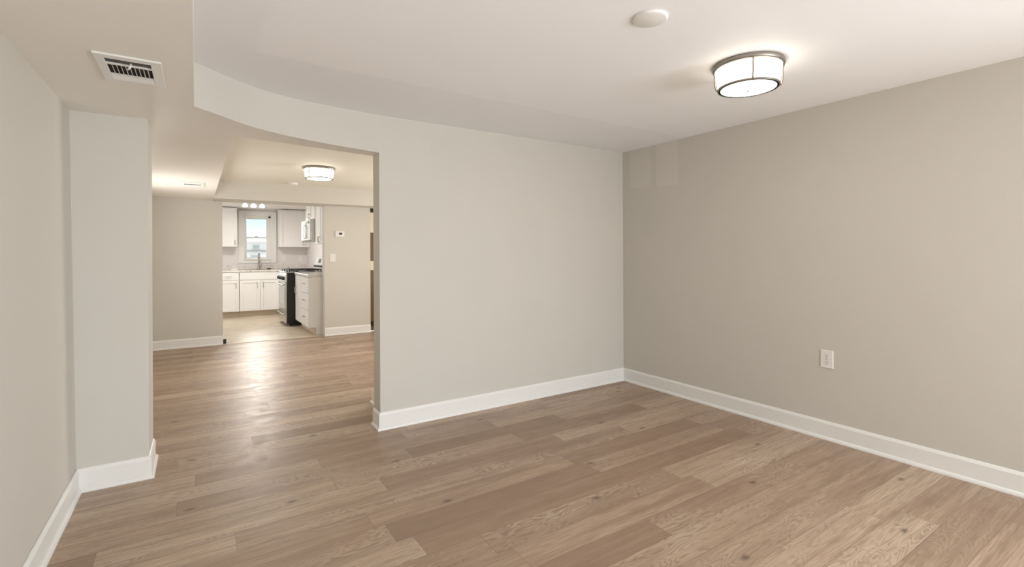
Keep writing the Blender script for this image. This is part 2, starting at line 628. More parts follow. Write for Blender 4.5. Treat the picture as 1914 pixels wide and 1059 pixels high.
# soffit over the left side of both rooms, and the curved header that grows out of it
block('ceiling_soffit', 'soffit', -0.70, -0.006, -3.25, 3.885, HS, HC + 0.02)
block('ceiling_soffit_middle', 'soffit', -0.70, 0.222, 3.885, 8.25, HS, HC + 0.02)
curve = [(-0.006, 3.262), (0.09, 3.342), (0.15, 3.400), (0.21, 3.455), (0.27, 3.506), (0.335, 3.550), (0.40, 3.583),
         (0.47, 3.612), (0.55, 3.640), (0.65, 3.663), (0.77, 3.686), (0.95, 3.708), (1.2, YW)]
hd = MB()
n = len(curve)
zb = lambda x: HS + (HJ - HS) * max(0, min(1, x / 1.2))
hv = [(x, y, zb(x)) for x, y in curve] + [(x, y, HC + 0.02) for x, y in curve]
hv += [(x, 3.885, zb(x)) for x, y in curve] + [(x, 3.885, HC + 0.02) for x, y in curve]
for i in range(n - 1):
    hd.add([hv[i], hv[i + 1], hv[n + i + 1], hv[n + i]], [(0, 1, 2, 3)], True)
    hd.add([hv[2 * n + i], hv[2 * n + i + 1], hv[3 * n + i + 1], hv[3 * n + i]], [(3, 2, 1, 0)])
    hd.add([hv[i], hv[2 * n + i], hv[2 * n + i + 1], hv[i + 1]], [(0, 1, 2, 3)])
    hd.add([hv[n + i], hv[n + i + 1], hv[3 * n + i + 1], hv[3 * n + i]], [(0, 1, 2, 3)])
ho = struct(hd.build('wall_header', M['wall']))
import bmesh as _bm
b = _bm.new()
b.from_mesh(ho.data)
_bm.ops.remove_doubles(b, verts=b.verts, dist=1e-5)
_bm.ops.recalc_face_normals(b, faces=b.faces)
for e in b.edges:
    if len(e.link_faces) == 2 and e.calc_face_angle(0) > 0.7:
        e.smooth = False
ho.data.materials.append(M['soffit'])
b.faces.ensure_lookup_table()
for q in b.faces:
    if q.normal.z < -0.9:
        q.material_index = 1
b.to_mesh(ho.data)
b.free()

# middle room far side: wall left of the kitchen doorway, thermostat wall, bulkhead above
block('wall_far_left', 'wall', -0.75, 0.34, YK + 0.06, YK + 0.17, 0, HC)
block('wall_far', 'wall', 1.81, 2.585, YK - 0.05, YK + 0.12, 0, HC)
block('wall_far_header', 'wall', 0.222, 4.0, 8.20, YK + 0.12, 2.192, HC + 0.02)
block('wall_far_soffit', 'soffit', -0.75, 0.222, 8.25, YK + 0.12, HS, HC + 0.02)
block('wall_far_right', 'wall', 2.585, 4.05, 8.80, 8.92, 0, HC)
wm = MB()
wm.box(3.95, 4.05, 3.9, 5.7, 0, HC).box(3.95, 4.05, 7.1, 8.9, 0, HC)
wm.box(3.95, 4.05, 5.7, 7.1, 0, 0.7).box(3.95, 4.05, 5.7, 7.1, 2.1, HC)
struct(wm.build('wall_middle_right', M['wall']))
window_frame('window_added_middle', 'y', 5.7, 7.1, 0.7, 2.1, 0.06, 3.97, 4.03)  # unseen window, added to carry the middle room fill light

# kitchen shell
kb = MB()
WX0, WX1, WZ0, WZ1 = 0.948, 1.508, 1.275, 2.292
kb.box(KX0 - 0.1, WX0, KY1, KY1 + 0.16, 0, HC).box(WX1, KX1 + 0.1, KY1, KY1 + 0.16, 0, HC)
kb.box(WX0, WX1, KY1, KY1 + 0.16, 0, WZ0).box(WX0, WX1, KY1, KY1 + 0.16, WZ1, HC)
struct(kb.build('wall_kitchen_back', M['kwall']))
block('wall_kitchen_right', 'kwall', KX1, KX1 + 0.12, YK + 0.12, KY1, 0, HC)
kl = MB()
kl.box(KX0 - 0.1, KX0, YK + 0.1, 9.6, 0, HC).box(KX0 - 0.1, KX0, 11.2, KY1, 0, HC)
kl.box(KX0 - 0.1, KX0, 9.6, 11.2, 0, 0.8).box(KX0 - 0.1, KX0, 9.6, 11.2, 2.2, HC)
struct(kl.build('wall_kitchen_left', M['kwall']))
window_frame('window_added_kitchen', 'y', 9.6, 11.2, 0.8, 2.2, 0.06, KX0 - 0.08, KX0 - 0.02)  # made-up window out of view, for the kitchen fill light
block('wall_kitchen_front', 'kwall', KX0 - 0.1, -0.75, YK + 0.06, YK + 0.17, 0, HC)


# baseboards: profile swept along a path in plan, room on the left hand of the path direction
PROF = [(0, 0), (0.027, 0), (0.027, 0.008), (0.023, 0.018), (0.015, 0.024), (0.013, 0.024),
        (0.013, 0.116), (0.011, 0.121), (0.005, 0.133), (0.0, 0.135)]


def baseboard(name, path, side=1):
    P = [Vector((x, y, 0)) for x, y in path]
    mb = MB()
    rings = []
    for i, q in enumerate(P):
        ns = []
        if i > 0:
            d = (P[i] - P[i - 1]).normalized()
            ns.append(Vector((-d.y, d.x, 0)) * side)
        if i < len(P) - 1:
            d = (P[i + 1] - P[i]).normalized()
            ns.append(Vector((-d.y, d.x, 0)) * side)
        if len(ns) == 2:
            m = (ns[0] + ns[1]) / (1 + ns[0].dot(ns[1]))
        else:
            m = ns[0]
        rings.append([q + m * a + Vector((0, 0, z)) for a, z in PROF])
    k = len(PROF)
    vs = [v for r in rings for v in r]
    fs = []
    for i in range(len(P) - 1):
        for j in range(k):
            a, b_ = i * k + j, i * k + (j + 1) % k
            fs.append((a, b_, b_ + k, a + k))
    fs.append(tuple(range(k)))
    fs.append(tuple(range((len(P) - 1) * k, len(P) * k))[::-1])
    mb.add(vs, fs)
    return struct(mb.build(name, M['trim']))


baseboard('baseboard_right', [(XR, -1.45), (XR, YW)])
baseboard('baseboard_center', [(XR, YW), (1.2, YW), (1.2, 3.885)])
baseboard('baseboard_return', [(1.368, 3.90), (1.368, 4.45), (2.3, 4.45)], 1)
baseboard('baseboard_left', [(XL, -3.2), (XL, YW), (-0.247, YW), (-0.247, 4.06), (XL, 4.06)], -1)
baseboard('baseboard_far_left', [(0.34, YK + 0.06), (-0.6, YK + 0.06)])
baseboard('baseboard_far', [(2.585, YK - 0.05), (1.81, YK - 0.05)])

# dark block at the end of the baseboard by the kitchen doorway
tag(MB().box(0.345, 0.385, YK + 0.055, YK + 0.10, 0.006, 0.075, 0.006).build('door_stop', M['iron'], None, (0.365, YK + 0.08, 0)),
    'small dark block on the floor at the end of the baseboard by the kitchen doorway', 'door stop')

# sliver of a brown door past the thermostat wall
dr = struct(MB().box(2.605, 3.40, 8.64, 8.70, 0.01, 2.17).build('door_1', M['brown']), 'brown stained door with cream rails, just showing past the thermostat wall')
MB().box(2.600, 3.40, 8.632, 8.70, 1.76, 2.12).build('top_panel', M['cream'], dr)
MB().box(2.600, 3.40, 8.632, 8.70, 1.09, 1.25).build('lock_rail', M['cream'], dr)
for z in (2.125, 0.09):
    MB().box(2.596, 2.66, 8.622, 8.64, z, z + 0.08, 0.004).build('hinge', M['hinge'], dr)


# ------------------------------------------------------------------ ceiling lights
def ceiling_light(cx, cy, label):
    t = thing('ceiling_light', label, 'ceiling light', (cx, cy, HC), 'flush drum ceiling lights')
    MB().lathe([(0.10, HC), (0.188, HC), (0.190, HC - 0.004), (0.190, HC - 0.022), (0.185, HC - 0.027), (0.10, HC - 0.027)], cx, cy, 72).build('canopy', M['nickel'], t)
    MB().lathe([(0.1762, HC - 0.027), (0.1762, HC - 0.03), (0.1605, HC - 0.134), (0.155, HC - 0.134), (0.170, HC - 0.028)], cx, cy, 72).build('glass_shade', M['shade'], t)
    MB().lathe([(0.0, HC - 0.146), (0.06, HC - 0.1455), (0.12, HC - 0.143), (0.157, HC - 0.139), (0.157, HC - 0.133), (0.0, HC - 0.133)], cx, cy, 72).build('diffuser', M['diffuser'], t)
    MB().lathe([(0.1575, HC - 0.140), (0.1635, HC - 0.141), (0.1655, HC - 0.137), (0.1645, HC - 0.131), (0.1575, HC - 0.131), (0.1575, HC - 0.140)], cx, cy, 72).build('rim', M['nickel'], t)
    for k in range(4):
        a = R(90 * k) + STRAP
        ca, sa = math.cos(a), math.sin(a)
        MB().tube([(cx + ca * r, cy + sa * r, z) for r, z in ((0.186, HC - 0.020), (0.181, HC - 0.040), (0.1775, HC - 0.052), (0.1795, HC - 0.075), (0.1775, HC - 0.105), (0.172, HC - 0.128), (0.166, HC - 0.137))], 0.0045, 8).build('strap', M['nickel'], t)
    MB().lathe([(0.0, HC - 0.158), (0.004, HC - 0.157), (0.006, HC - 0.152), (0.004, HC - 0.146), (0.0, HC - 0.144)], cx, cy, 16).build('finial', M['nickel'], t)
    return t


STRAP = math.atan2(-1.595, -2.676) + R(8)
L1 = (2.676, 1.595)
L2 = (1.296, 6.40)
cl = ceiling_light(L1[0], L1[1], 'large drum ceiling light with opal glass, on the ceiling of the near room')
copy_tree(cl, (L2[0], L2[1], HC), 'drum ceiling light seen through the opening, on the ceiling of the middle room', 'flush drum ceiling lights')
# the lamps' own light, thrown down from the diffusers
area('lamp_near', (L1[0], L1[1], HC - 0.162), (0, 0, 0), 0.29, 0.29, 2.5, (1.0, 0.90, 0.76), 'DISK')
area('lamp_middle', (L2[0], L2[1], HC - 0.162), (0, 0, 0), 0.29, 0.29, 3.5, (1.0, 0.90, 0.76), 'DISK')

# blank cover and smoke detector
tag(MB().lathe([(0.0, HC - 0.014), (0.070, HC - 0.013), (0.079, HC - 0.009), (0.080, HC)], 1.762, 1.522, 56).build('ceiling_cover', M['trim'], None, (1.762, 1.522, HC)),
    'round white blank cover plate on the ceiling of the near room', 'cover plate')
sd = thing('smoke_detector', 'small round white smoke detector on the ceiling just before the kitchen bulkhead', 'smoke detector', (1.235, 7.93, HC))
MB().lathe([(0.0, HC - 0.034), (0.045, HC - 0.034), (0.058, HC - 0.026), (0.062, HC - 0.008), (0.062, HC)], 1.235, 7.93, 36).build('housing', M['plastic'], sd)
MB().lathe([(0.068, HC - 0.008), (0.072, HC - 0.006), (0.072, HC), (0.06, HC)], 1.235, 7.93, 36).build('mounting_plate', M['plastic'], sd)


# ------------------------------------------------------------------ ceiling vents
def vent(x0, x1, y0, y1, zc, label, banks):
    cx, cy = (x0 + x1) / 2, (y0 + y1) / 2
    t = thing('ceiling_vent', label, 'air vent', (cx, cy, zc), None)
    (ix0, ix1), rows = banks
    iy0, iy1 = rows[0][0], rows[-1][1]
    z1 = zc - 0.008
    fr = MB()
    fr.box(x0, ix0, y0, y1, z1, zc, 0.003).box(ix1, x1, y0, y1, z1, zc, 0.003)
    fr.box(ix0 - 0.004, ix1 + 0.004, y0, iy0, z1, zc, 0.003).box(ix0 - 0.004, ix1 + 0.004, iy1, y1, z1, zc, 0.003)
    for (a, b_, k), (c, d, k2) in zip(rows[:-1], rows[1:]):
        fr.box(ix0, ix1, b_, c, z1 + 0.001, zc)
    fr.build('frame', M['trim'], t)
    MB().box(ix0, ix1, iy0, iy1, zc - 0.0015, zc - 0.0005).build('duct_opening', M['duct'], t)
    for (a, b_, kind) in rows:
        if kind == 'cross':
            m = 10
            for i in range(1, m):
                x = ix0 + (ix1 - ix0) * i / m
                MB().add([(x - 0.0022, a, zc - 0.001), (x - 0.0022, b_, zc - 0.001), (x + 0.0022, b_, zc - 0.007), (x + 0.0022, a, zc - 0.007),
                          (x - 0.0010, a, zc - 0.001), (x - 0.0010, b_, zc - 0.001), (x + 0.0034, b_, zc - 0.007), (x + 0.0034, a, zc - 0.007)],
                         [(0, 1, 2, 3), (7, 6, 5, 4), (0, 3, 7, 4), (1, 5, 6, 2), (0, 4, 5, 1), (3, 2, 6, 7)]).build('slat', M['trim'], t)
        elif kind == 'open':
            for i in range(1, 3):
                y = a + (b_ - a) * i / 3
                MB().box(ix0, ix1, y - 0.0012, y + 0.0012, zc - 0.006, zc - 0.001).build('slat', M['nickel'], t)
        else:
            m = 4
            for i in range(m):
                y = a + (b_ - a) * i / m
                w = (b_ - a) / m
                MB().add([(ix0, y, zc - 0.003), (ix1, y, zc - 0.003), (ix1, y + w * 0.98, zc - 0.009), (ix0, y + w * 0.98, zc - 0.009),
                          (ix0, y, zc - 0.002), (ix1, y, zc - 0.002), (ix1, y + w * 0.98, zc - 0.008), (ix0, y + w * 0.98, zc - 0.008)],
                         [(0, 1, 2, 3), (7, 6, 5, 4), (0, 4, 5, 1), (1, 5, 6, 2), (2, 6, 7, 3), (3, 7, 4, 0)]).build('slat', M['trim'], t)
    return t, cx


v1, vcx = vent(-0.357, -0.122, 2.592, 2.968, HS, 'white ceiling register with dark slots on the soffit of the near room',
               ((-0.322, -0.164), [(2.640, 2.700, 'open'), (2.716, 2.850, 'cross'), (2.868, 2.928, 'closed')]))
MB().tube([(vcx + 0.005, 2.672, HS - 0.004), (vcx + 0.002, 2.668, HS - 0.022), (vcx - 0.006, 2.690, HS - 0.026)], 0.0045, 8).build('lever', M['trim'], v1)
vent(-0.150, 0.090, 6.66, 7.06, HS, 'pale ceiling register seen through the opening, on the middle room soffit',
     ((-0.110, 0.050), [(6.72, 6.76, 'closed'), (6.80, 6.90, 'cross'), (6.93, 6.99, 'closed')]))


# ------------------------------------------------------------------ plates on walls
def plate_mb(along, a, z, w, h, face, out, c=0.004, th=0.006):
    """plate on a wall; along='x' (wall faces y) or 'y' (wall faces x); out=+-1 outward"""
    mb = MB()
    f0, f1 = face, face + out * th
    if along == 'x':
        return mb.box(a - w / 2, a + w / 2, f0, f1, z - h / 2, z + h / 2, c)
    return mb.box(f0, f1, a - w / 2, a + w / 2, z - h / 2, z + h / 2, c)


def outlet(along, a, z, w, h, face, out, label, group=None, detail=True):
    loc = (a, face, z) if along == 'x' else (face, a, z)
    t = thing('wall_outlet', label, 'outlet', loc, group)
    plate_mb(along, a, z, w, h, face, out, 0.004, 0.008).build('plate', M['plastic'], t)
    for s in (1, -1):
        rc = plate_mb(along, a, z + s * h * 0.18, w * 0.42, h * 0.25, face + out * 0.008, out, 0.002, 0.002).build('receptacle', M['plastic'], t)
        if detail:
            sl = MB()
            zz = z + s * h * 0.18
            f = face + out * 0.010
            for d_, hh in ((-0.0085, 0.011), (0.0085, 0.009)):
                q = (f, f + out * 0.0006, a + d_ - 0.0014, a + d_ + 0.0014, zz + 0.003 - hh / 2 + .003, zz + 0.003 + hh / 2 + .003)
                sl.box(*q) if along == 'y' else sl.box(q[2], q[3], q[0], q[1], q[4], q[5])
            if along == 'y':
                sl.lathe([(0.0028, f), (0.0028, f + out * 0.0006)], 0, a, 12, 'x', zz - 0.009)
            else:
                sl.lathe([(0.0028, f), (0.0028, f + out * 0.0006)], a, 0, 12, 'y', zz - 0.009)
            sl.build('slots', M['slot'], rc)
    (MB().lathe([(0.003, face + out * 0.008), (0.003, face + out * 0.0092)], 0, a, 12, 'x', z) if along == 'y' else
     MB().lathe([(0.003, face + out * 0.008), (0.003, face + out * 0.0092)], a, 0, 12, 'y', z)).build('screw', M['nickel'], t)
    return t


outlet('y', 1.710, 0.588, 0.086, 0.130, XR, -1, 'white duplex outlet low on the right wall of the near room')
outlet('x', 1.785, 1.278, 0.10, 0.14, KY1, -1, 'white outlet on the kitchen splash wall, just beside the window', 'kitchen outlets')
outlet('x', 2.17, 1.277, 0.10, 0.14, KY1, -1, 'white outlet on the kitchen splash wall, behind the range near the corner', 'kitchen outlets')

YT = YK - 0.05
th = thing('thermostat', 'white wall thermostat with a small dark screen', 'thermostat', (2.053, YT, 1.722))
plate_mb('x', 2.053, 1.722, 0.172, 0.118, YT, -1, 0.006, 0.012).build('wall_plate', M['plastic'], th)
plate_mb('x', 2.053, 1.722, 0.140, 0.096, YT - 0.012, -1, 0.006, 0.018).build('housing', M['plastic'], th)
plate_mb('x', 2.068, 1.726, 0.050, 0.038, YT - 0.030, -1, 0.001, 0.002).build('screen', M['screen'], th)
sw = thing('light_switch', 'white rocker light switch below the thermostat', 'light switch', (1.942, YT, 1.316))
plate_mb('x', 1.942, 1.316, 0.098, 0.140, YT, -1, 0.004, 0.008).build('plate', M['plastic'], sw)
plate_mb('x', 1.942, 1.316, 0.036, 0.074, YT - 0.008, -1, 0.002, 0.005).build('rocker', M['plastic'], sw)

# ------------------------------------------------------------------ kitchen window
win = MB()
CX0, CX1, CZ0, CZ1 = 0.833, 1.632, 1.178, 2.407
yf = KY1 - 0.022
for (a, b_, c, d) in ((CX0, WX0, CZ0, CZ1), (WX1, CX1, CZ0, CZ1), (WX0, WX1, WZ1, CZ1), (WX0, WX1, CZ0, WZ0)):
    win.box(a, b_, yf, KY1, c, d, 0.003)
for (a, b_, c, d) in ((CX0, CX0 + 0.022, CZ0, CZ1), (CX1 - 0.022, CX1, CZ0, CZ1), (CX0, CX1, CZ1 - 0.022, CZ1)):
    win.box(a, b_, yf - 0.012, yf, c, d, 0.003)
win.box(WX0 - 0.02, WX1 + 0.02, yf - 0.025, KY1 + 0.04, WZ0 - 0.022, WZ0, 0.004)
win.box(WX0, WX0 + 0.014, KY1, KY1 + 0.15, WZ0, WZ1).box(WX1 - 0.050, WX1, KY1, KY1 + 0.15, WZ0, WZ1)
win.box(WX0, WX1, KY1, KY1 + 0.15, WZ1 - 0.04, WZ1).box(WX0, WX1, KY1 + 0.04, KY1 + 0.15, WZ0, WZ0 + 0.01)
wo_ = struct(win.build('window_1', M['trim']), 'white double hung kitchen window with wide casing above the sink')
ws0, ws1 = WX0 + 0.014, WX1 - 0.050
for nm, zz0, zz1, yy in (('upper_sash', 1.770, 2.252, KY1 + 0.085), ('lower_sash', 1.286, 1.795, KY1 + 0.045)):
    s_ = MB()
    s_.box(ws0, ws0 + 0.040, yy, yy + 0.035, zz0, zz1).box(ws1 - 0.040, ws1, yy, yy + 0.035, zz0, zz1)
    s_.box(ws0 + 0.040, ws1 - 0.040, yy, yy + 0.035, zz0, zz0 + 0.030).box(ws0 + 0.040, ws1 - 0.040, yy, yy + 0.035, zz1 - 0.032, zz1)
    so = s_.build(nm, M['trim'], wo_)
    MB().box(ws0 + 0.038, ws1 - 0.038, yy + 0.014, yy + 0.018, zz0 + 0.028, zz1 - 0.030).build('pane', M['glass'], so)
MB().box(1.17, 1.24, KY1 + 0.03, KY1 + 0.085, 1.795, 1.812, 0.004).build('sash_lock', M['nickel'], wo_)

# outside the window: ground and a white house front across the yard
struct(MB().box(-30, 30, 13.2, 70, -1.3, -1.2).build('ground_outside', M['ground']))
hs = thing('house', 'white house front with dark windows seen through the kitchen window', 'house', (3.0, 30, -1.2))
MB().box(-4, 14, 30, 36, -1.2, 2.08).build('front_wall', M['house'], hs)
MB().box(-4.1, 14.1, 29.8, 36.1, 1.57, 1.62).build('belt_course', M['hline'], hs)
MB().box(-4.2, 14.2, 29.7, 36.2, 2.08, 2.14).build('cornice', M['trim'], hs)
for x in (0.9, 2.55, 3.75, 5.3):
    f_ = MB().box(x, x + 0.42, 29.93, 30, 1.69, 1.94).build('window', M['trim'], hs)
    MB().box(x + 0.05, x + 0.37, 29.91, 29.93, 1.72, 1.91).build('pane', M['hwin'], f_)
for x in (1.6, 2.45, 3.4, 4.6):
    f_ = MB().box(x, x + 0.55, 29.93, 30, 1.16, 1.38).build('window', M['trim'], hs)
    MB().box(x + 0.05, x + 0.5, 29.91, 29.93, 1.19, 1.35).build('pane', M['hwin'], f_)


# ------------------------------------------------------------------ cabinets
CT = 1.030      # worktop surface
CB = 0.990      # top of the base cabinets
KICK = 0.124


class Fr:
    """local frame of a cabinet front: a runs along the front, d out of it"""
    def __init__(self, axis, face):
        self.axis, self.face = axis, face     # 'x': front runs along x, looks to -y; 'y': runs along y, looks to -x

    def box(self, mb, a0, a1, d0, d1, z0, z1, c=0.0):
        f0, f1 = self.face - d0, self.face - d1
        if self.axis == 'x':
            return mb.box(a0, a1, f1, f0, z0, z1, c)
        return mb.box(f1, f0, a0, a1, z0, z1, c)

    def pt(self, a, d, z):
        return (a, self.face - d, z) if self.axis == 'x' else (self.face - d, a, z)


def shaker(fr, parent, name, a0, a1, z0, z1, stile=0.062):
    """shaker front: four stiles and rails round a sunk panel"""
    mb = MB()
    g = 0.003
    a0, a1, z0, z1 = a0 + g, a1 - g, z0 + g, z1 - g
    fr.box(mb, a0, a0 + stile, 0.0, 0.022, z0, z1, 0.002)
    fr.box(mb, a1 - stile, a1, 0.0, 0.022, z0, z1, 0.002)
    fr.box(mb, a0 + stile, a1 - stile, 0.0, 0.022, z0, z0 + stile, 0.002)
    fr.box(mb, a0 + stile, a1 - stile, 0.0, 0.022, z1 - stile, z1, 0.002)
    fr.box(mb, a0 + stile, a1 - stile, 0.0, 0.010, z0 + stile, z1 - stile)
    return mb.build(name, M['cab'], parent)


def slab(fr, parent, name, a0, a1, z0, z1):
    mb = MB()
    fr.box(mb, a0 + 0.003, a1 - 0.003, 0, 0.022, z0 + 0.003, z1 - 0.003, 0.003)
    return mb.build(name, M['cab'], parent)


def pull(fr, parent, a, z, length, vertical=True):
    h = length / 2
    P = [(0, -h, 0.020), (0, -h, 0.045), (0, -h * 0.7, 0.055), (0, h * 0.7, 0.055), (0, h, 0.045), (0, h, 0.020)]
    pts = [fr.pt(a, d, z + s) if vertical else fr.pt(a + s, d, z) for _, s, d in P]
    return MB().tube(pts, 0.0065, 8).build('handle', M['handle'], parent)


def carcass(fr, parent, a0, a1, depth, z0, z1, kick=True):
    mb = MB()
    fr.box(mb, a0, a1, -depth, 0, z0, z1)
    o = mb.build('carcass', M['cab'], parent)
    if kick:
        k = MB()
        fr.box(k, a0, a1, -depth, -0.085, 0.0, z0)
        k.build('toe_kick', M['kick'], parent)
    return o


BX = Fr('x', 12.25)      # back run of base units
BY = Fr('y', 1.62)       # right run of base units
UX = Fr('x', 12.58)      # back uppers
UY = Fr('y', 1.98)       # right uppers

t = thing('base_cabinet', 'white base cabinet with one drawer over a door, left of the sink cabinet', 'cabinet', (0.55, 12.59, 0), 'kitchen base cabinets')
carcass(BX, t, 0.30, 0.795, 0.68, KICK, CB)
d_ = slab(BX, t, 'drawer', 0.31, 0.792, 0.815, CB - 0.004)
pull(BX, d_, 0.585, 0.900, 0.115, False)
d_ = shaker(BX, t, 'door', 0.31, 0.792, KICK, 0.812)
pull(BX, d_, 0.735, 0.700, 0.115)

t = thing('base_cabinet', 'wide white sink cabinet with two doors under the window', 'cabinet', (1.2, 12.59, 0), 'kitchen base cabinets')
carcass(BX, t, 0.800, 1.610, 0.68, KICK, 0.80)
hood = MB()
BX.box(hood, 0.800, 1.610, -0.06, 0.0, 0.80, CB)
hood.build('apron', M['cab'], t)
slab(BX, t, 'false_front', 0.803, 1.607, 0.815, CB - 0.004)
for a0, a1, ha in ((0.803, 1.205, 1.145), (1.205, 1.607, 1.265)):
    d_ = shaker(BX, t, 'door', a0, a1, KICK, 0.812)
    pull(BX, d_, ha, 0.700, 0.115)

t = thing('base_cabinet', 'white corner base cabinet between the sink cabinet and the range', 'cabinet', (1.97, 11.9, 0), 'kitchen base cabinets')
cm = MB()
cm.box(1.64, 2.315, 11.03, 12.92, KICK, CB)
cm.build('carcass', M['cab'], t)
MB().box(1.72, 2.315, 11.03, 12.92, 0, KICK).build('toe_kick', M['kick'], t)

t = thing('base_cabinet', 'white base cabinet with a narrow door, standing right against the black side of the range', 'cabinet', (1.96, 9.80, 0), 'kitchen base cabinets')
carcass(BY, t, 9.49, 10.085, 0.69, KICK, CB)
d_ = shaker(BY, t, 'door', 9.495, 10.08, KICK, CB - 0.004, 0.07)
pull(BY, d_, 9.96, 0.70, 0.115)

t = thing('base_cabinet', 'white three-drawer base cabinet with a plain end panel at the kitchen doorway', 'cabinet', (1.96, 9.15, 0), 'kitchen base cabinets')
carcass(BY, t, 8.80, 9.486, 0.69, KICK, CB)
MB().box(1.72, 2.31, 8.79, 8.80, 0.0, KICK).build('end_kick', M['cab'], t)
MB().box(1.625, 2.31, 8.782, 8.80, KICK, CB).build('end_panel', M['cab'], t)
for z0, z1 in ((KICK, 0.41), (0.413, 0.70), (0.703, CB - 0.004)):
    d_ = slab(BY, t, 'drawer', 8.805, 9.48, z0, z1)
    pull(BY, d_, 9.14, (z0 + z1) / 2 + 0.02, 0.13, False)

# worktops
wk = MB()
wk.box(0.285, 0.86, 12.215, 12.93, CB, CT, 0.004).box(1.46, 2.315, 12.215, 12.93, CB, CT, 0.004)
wk.box(0.86, 1.46, 12.215, 12.36, CB, CT, 0.004).box(0.86, 1.46, 12.76, 12.93, CB, CT, 0.004)
wk.box(1.60, 2.315, 11.03, 12.215, CB, CT, 0.004)
wo2 = tag(wk.build('worktop', M['quartz'], None, (1.3, 12.5, CB)), 'pale veined stone worktop along the kitchen back wall with the sink in it', 'worktop')
tag(MB().box(0.285, 2.29, 12.932, 12.94, CT, CT + 0.10, 0.003).build('backsplash_strip', M['quartz'], None, (0.9, 12.936, CT)),
    'low pale stone backsplash strip along the kitchen back wall below the window', 'backsplash')
tag(MB().box(1.585, 2.315, 8.765, 10.09, CB, CT, 0.004).build('worktop', M['quartz'], None, (1.95, 9.4, CB)),
    'short pale stone worktop on the drawer cabinet beside the range', 'worktop')

# sink and tap
sk = thing('sink', 'stainless sink sunk in the worktop below the window', 'sink', (1.16, 12.56, CB))
b_ = MB()
b_.box(0.862, 0.872, 12.362, 12.758, 0.83, CT).box(1.448, 1.458, 12.362, 12.758, 0.83, CT)
b_.box(0.872, 1.448, 12.362, 12.372, 0.83, CT).box(0.872, 1.448, 12.748, 12.758, 0.83, CT)
b_.box(0.862, 1.458, 12.362, 12.758, 0.82, 0.83)
b_.build('bowl', M['steel'], sk)
MB().lathe([(0.0, 0.835), (0.04, 0.835), (0.045, 0.831)], 1.16, 12.56, 24).build('drain', M['nickel'], sk)
fx_, fy_ = 1.235, 12.82
fa = thing('faucet', 'tall gooseneck kitchen faucet in front of the window', 'faucet', (fx_, fy_, CT))
MB().lathe([(0.032, CT), (0.032, CT + 0.012), (0.024, CT + 0.03), (0.021, CT + 0.13), (0.017, CT + 0.14)], fx_, fy_, 24).build('body', M['handle'], fa)
pts = [(fx_, fy_, CT + 0.13), (fx_, fy_, CT + 0.30)]
for k in range(1, 9):
    a = math.pi * k / 8
    pts.append((fx_, fy_ - 0.085 + 0.085 * math.cos(a), CT + 0.30 + 0.10 * math.sin(a)))
pts.append((fx_, fy_ - 0.17, CT + 0.25))
MB().tube(pts, 0.0135, 12).build('spout', M['handle'], fa)
MB().lathe([(0.012, CT + 0.16), (0.020, CT + 0.165), (0.020, CT + 0.24), (0.015, CT + 0.26)], fx_, fy_ - 0.17, 20).build('spray_head', M['handle'], fa)
MB().tube([(fx_ + 0.018, fy_, CT + 0.07), (fx_ + 0.045, fy_, CT + 0.075), (fx_ + 0.065, fy_ - 0.01, CT + 0.12)], [0.010, 0.008, 0.006], 10).build('lever', M['handle'], fa)

sp = MB()
sp.lathe([(0.0, CT), (0.040, CT), (0.048, CT + 0.010), (0.044, CT + 0.026), (0.020, CT + 0.032), (0.0, CT + 0.032)], 1.455, 12.80, 24)
tag(sp.build('scrub_pad', M['dsponge'], None, (1.455, 12.80, CT)), 'small dark scrub pad on the worktop to the side of the faucet', 'scrub pad')
nap = MB()
nap.add([(0.665, 12.74, CT), (0.80, 12.73, CT), (0.79, 12.86, CT), (0.67, 12.85, CT),
         (0.69, 12.76, CT + 0.022), (0.775, 12.75, CT + 0.034), (0.765, 12.83, CT + 0.028), (0.70, 12.83, CT + 0.018)],
        [(3, 2, 1, 0), (4, 5, 6, 7), (0, 1, 5, 4), (1, 2, 6, 5), (2, 3, 7, 6), (3, 0, 4, 7)])
tag(nap.build('paper_packet', M['paper'], None, (0.73, 12.8, CT)), 'crumpled white paper packet on the worktop near the left end', 'packet')

# ------------------------------------------------------------------ wall cabinets
UB, UT = 1.555, 2.440
t = thing('wall_cabinet', 'white single-door wall cabinet left of the kitchen window', 'cabinet', (0.5, 12.75, UB), 'kitchen wall cabinets')
carcass(UX, t, 0.25, 0.785, 0.345, UB, UT, False)
d_ = shaker(UX, t, 'door', 0.26, 0.782, UB + 0.002, UT - 0.03)
pull(UX, d_, 0.735, 1.655, 0.10)
t = thing('wall_cabinet', 'white wide-door wall cabinet between the kitchen window and the corner', 'cabinet', (1.97, 12.75, UB), 'kitchen wall cabinets')
carcass(UX, t, 1.652, 2.315, 0.345, UB, UT, False)
d_ = shaker(UX, t, 'door', 1.66, 2.23, UB + 0.002, UT - 0.03)
pull(UX, d_, 2.165, 1.66, 0.10)
t = thing('wall_cabinet', 'small white wall cabinet above the microwave', 'cabinet', (2.15, 10.57, 2.075), 'kitchen wall cabinets')
carcass(UY, t, 10.11, 11.04, 0.335, 2.080, UT, False)
for a0, a1, ha in ((10.113, 10.575, 10.53), (10.575, 11.037, 10.62)):
    d_ = shaker(UY, t, 'door', a0, a1, 2.083, UT - 0.012, 0.05)
    pull(UY, d_, ha, 2.16, 0.09)
t = thing('wall_cabinet', 'tall white wall cabinet beside the microwave at the kitchen doorway', 'cabinet', (2.15, 9.75, UB), 'kitchen wall cabinets')
carcass(UY, t, 9.20, 10.085, 0.335, UB + 0.02, UT, False)
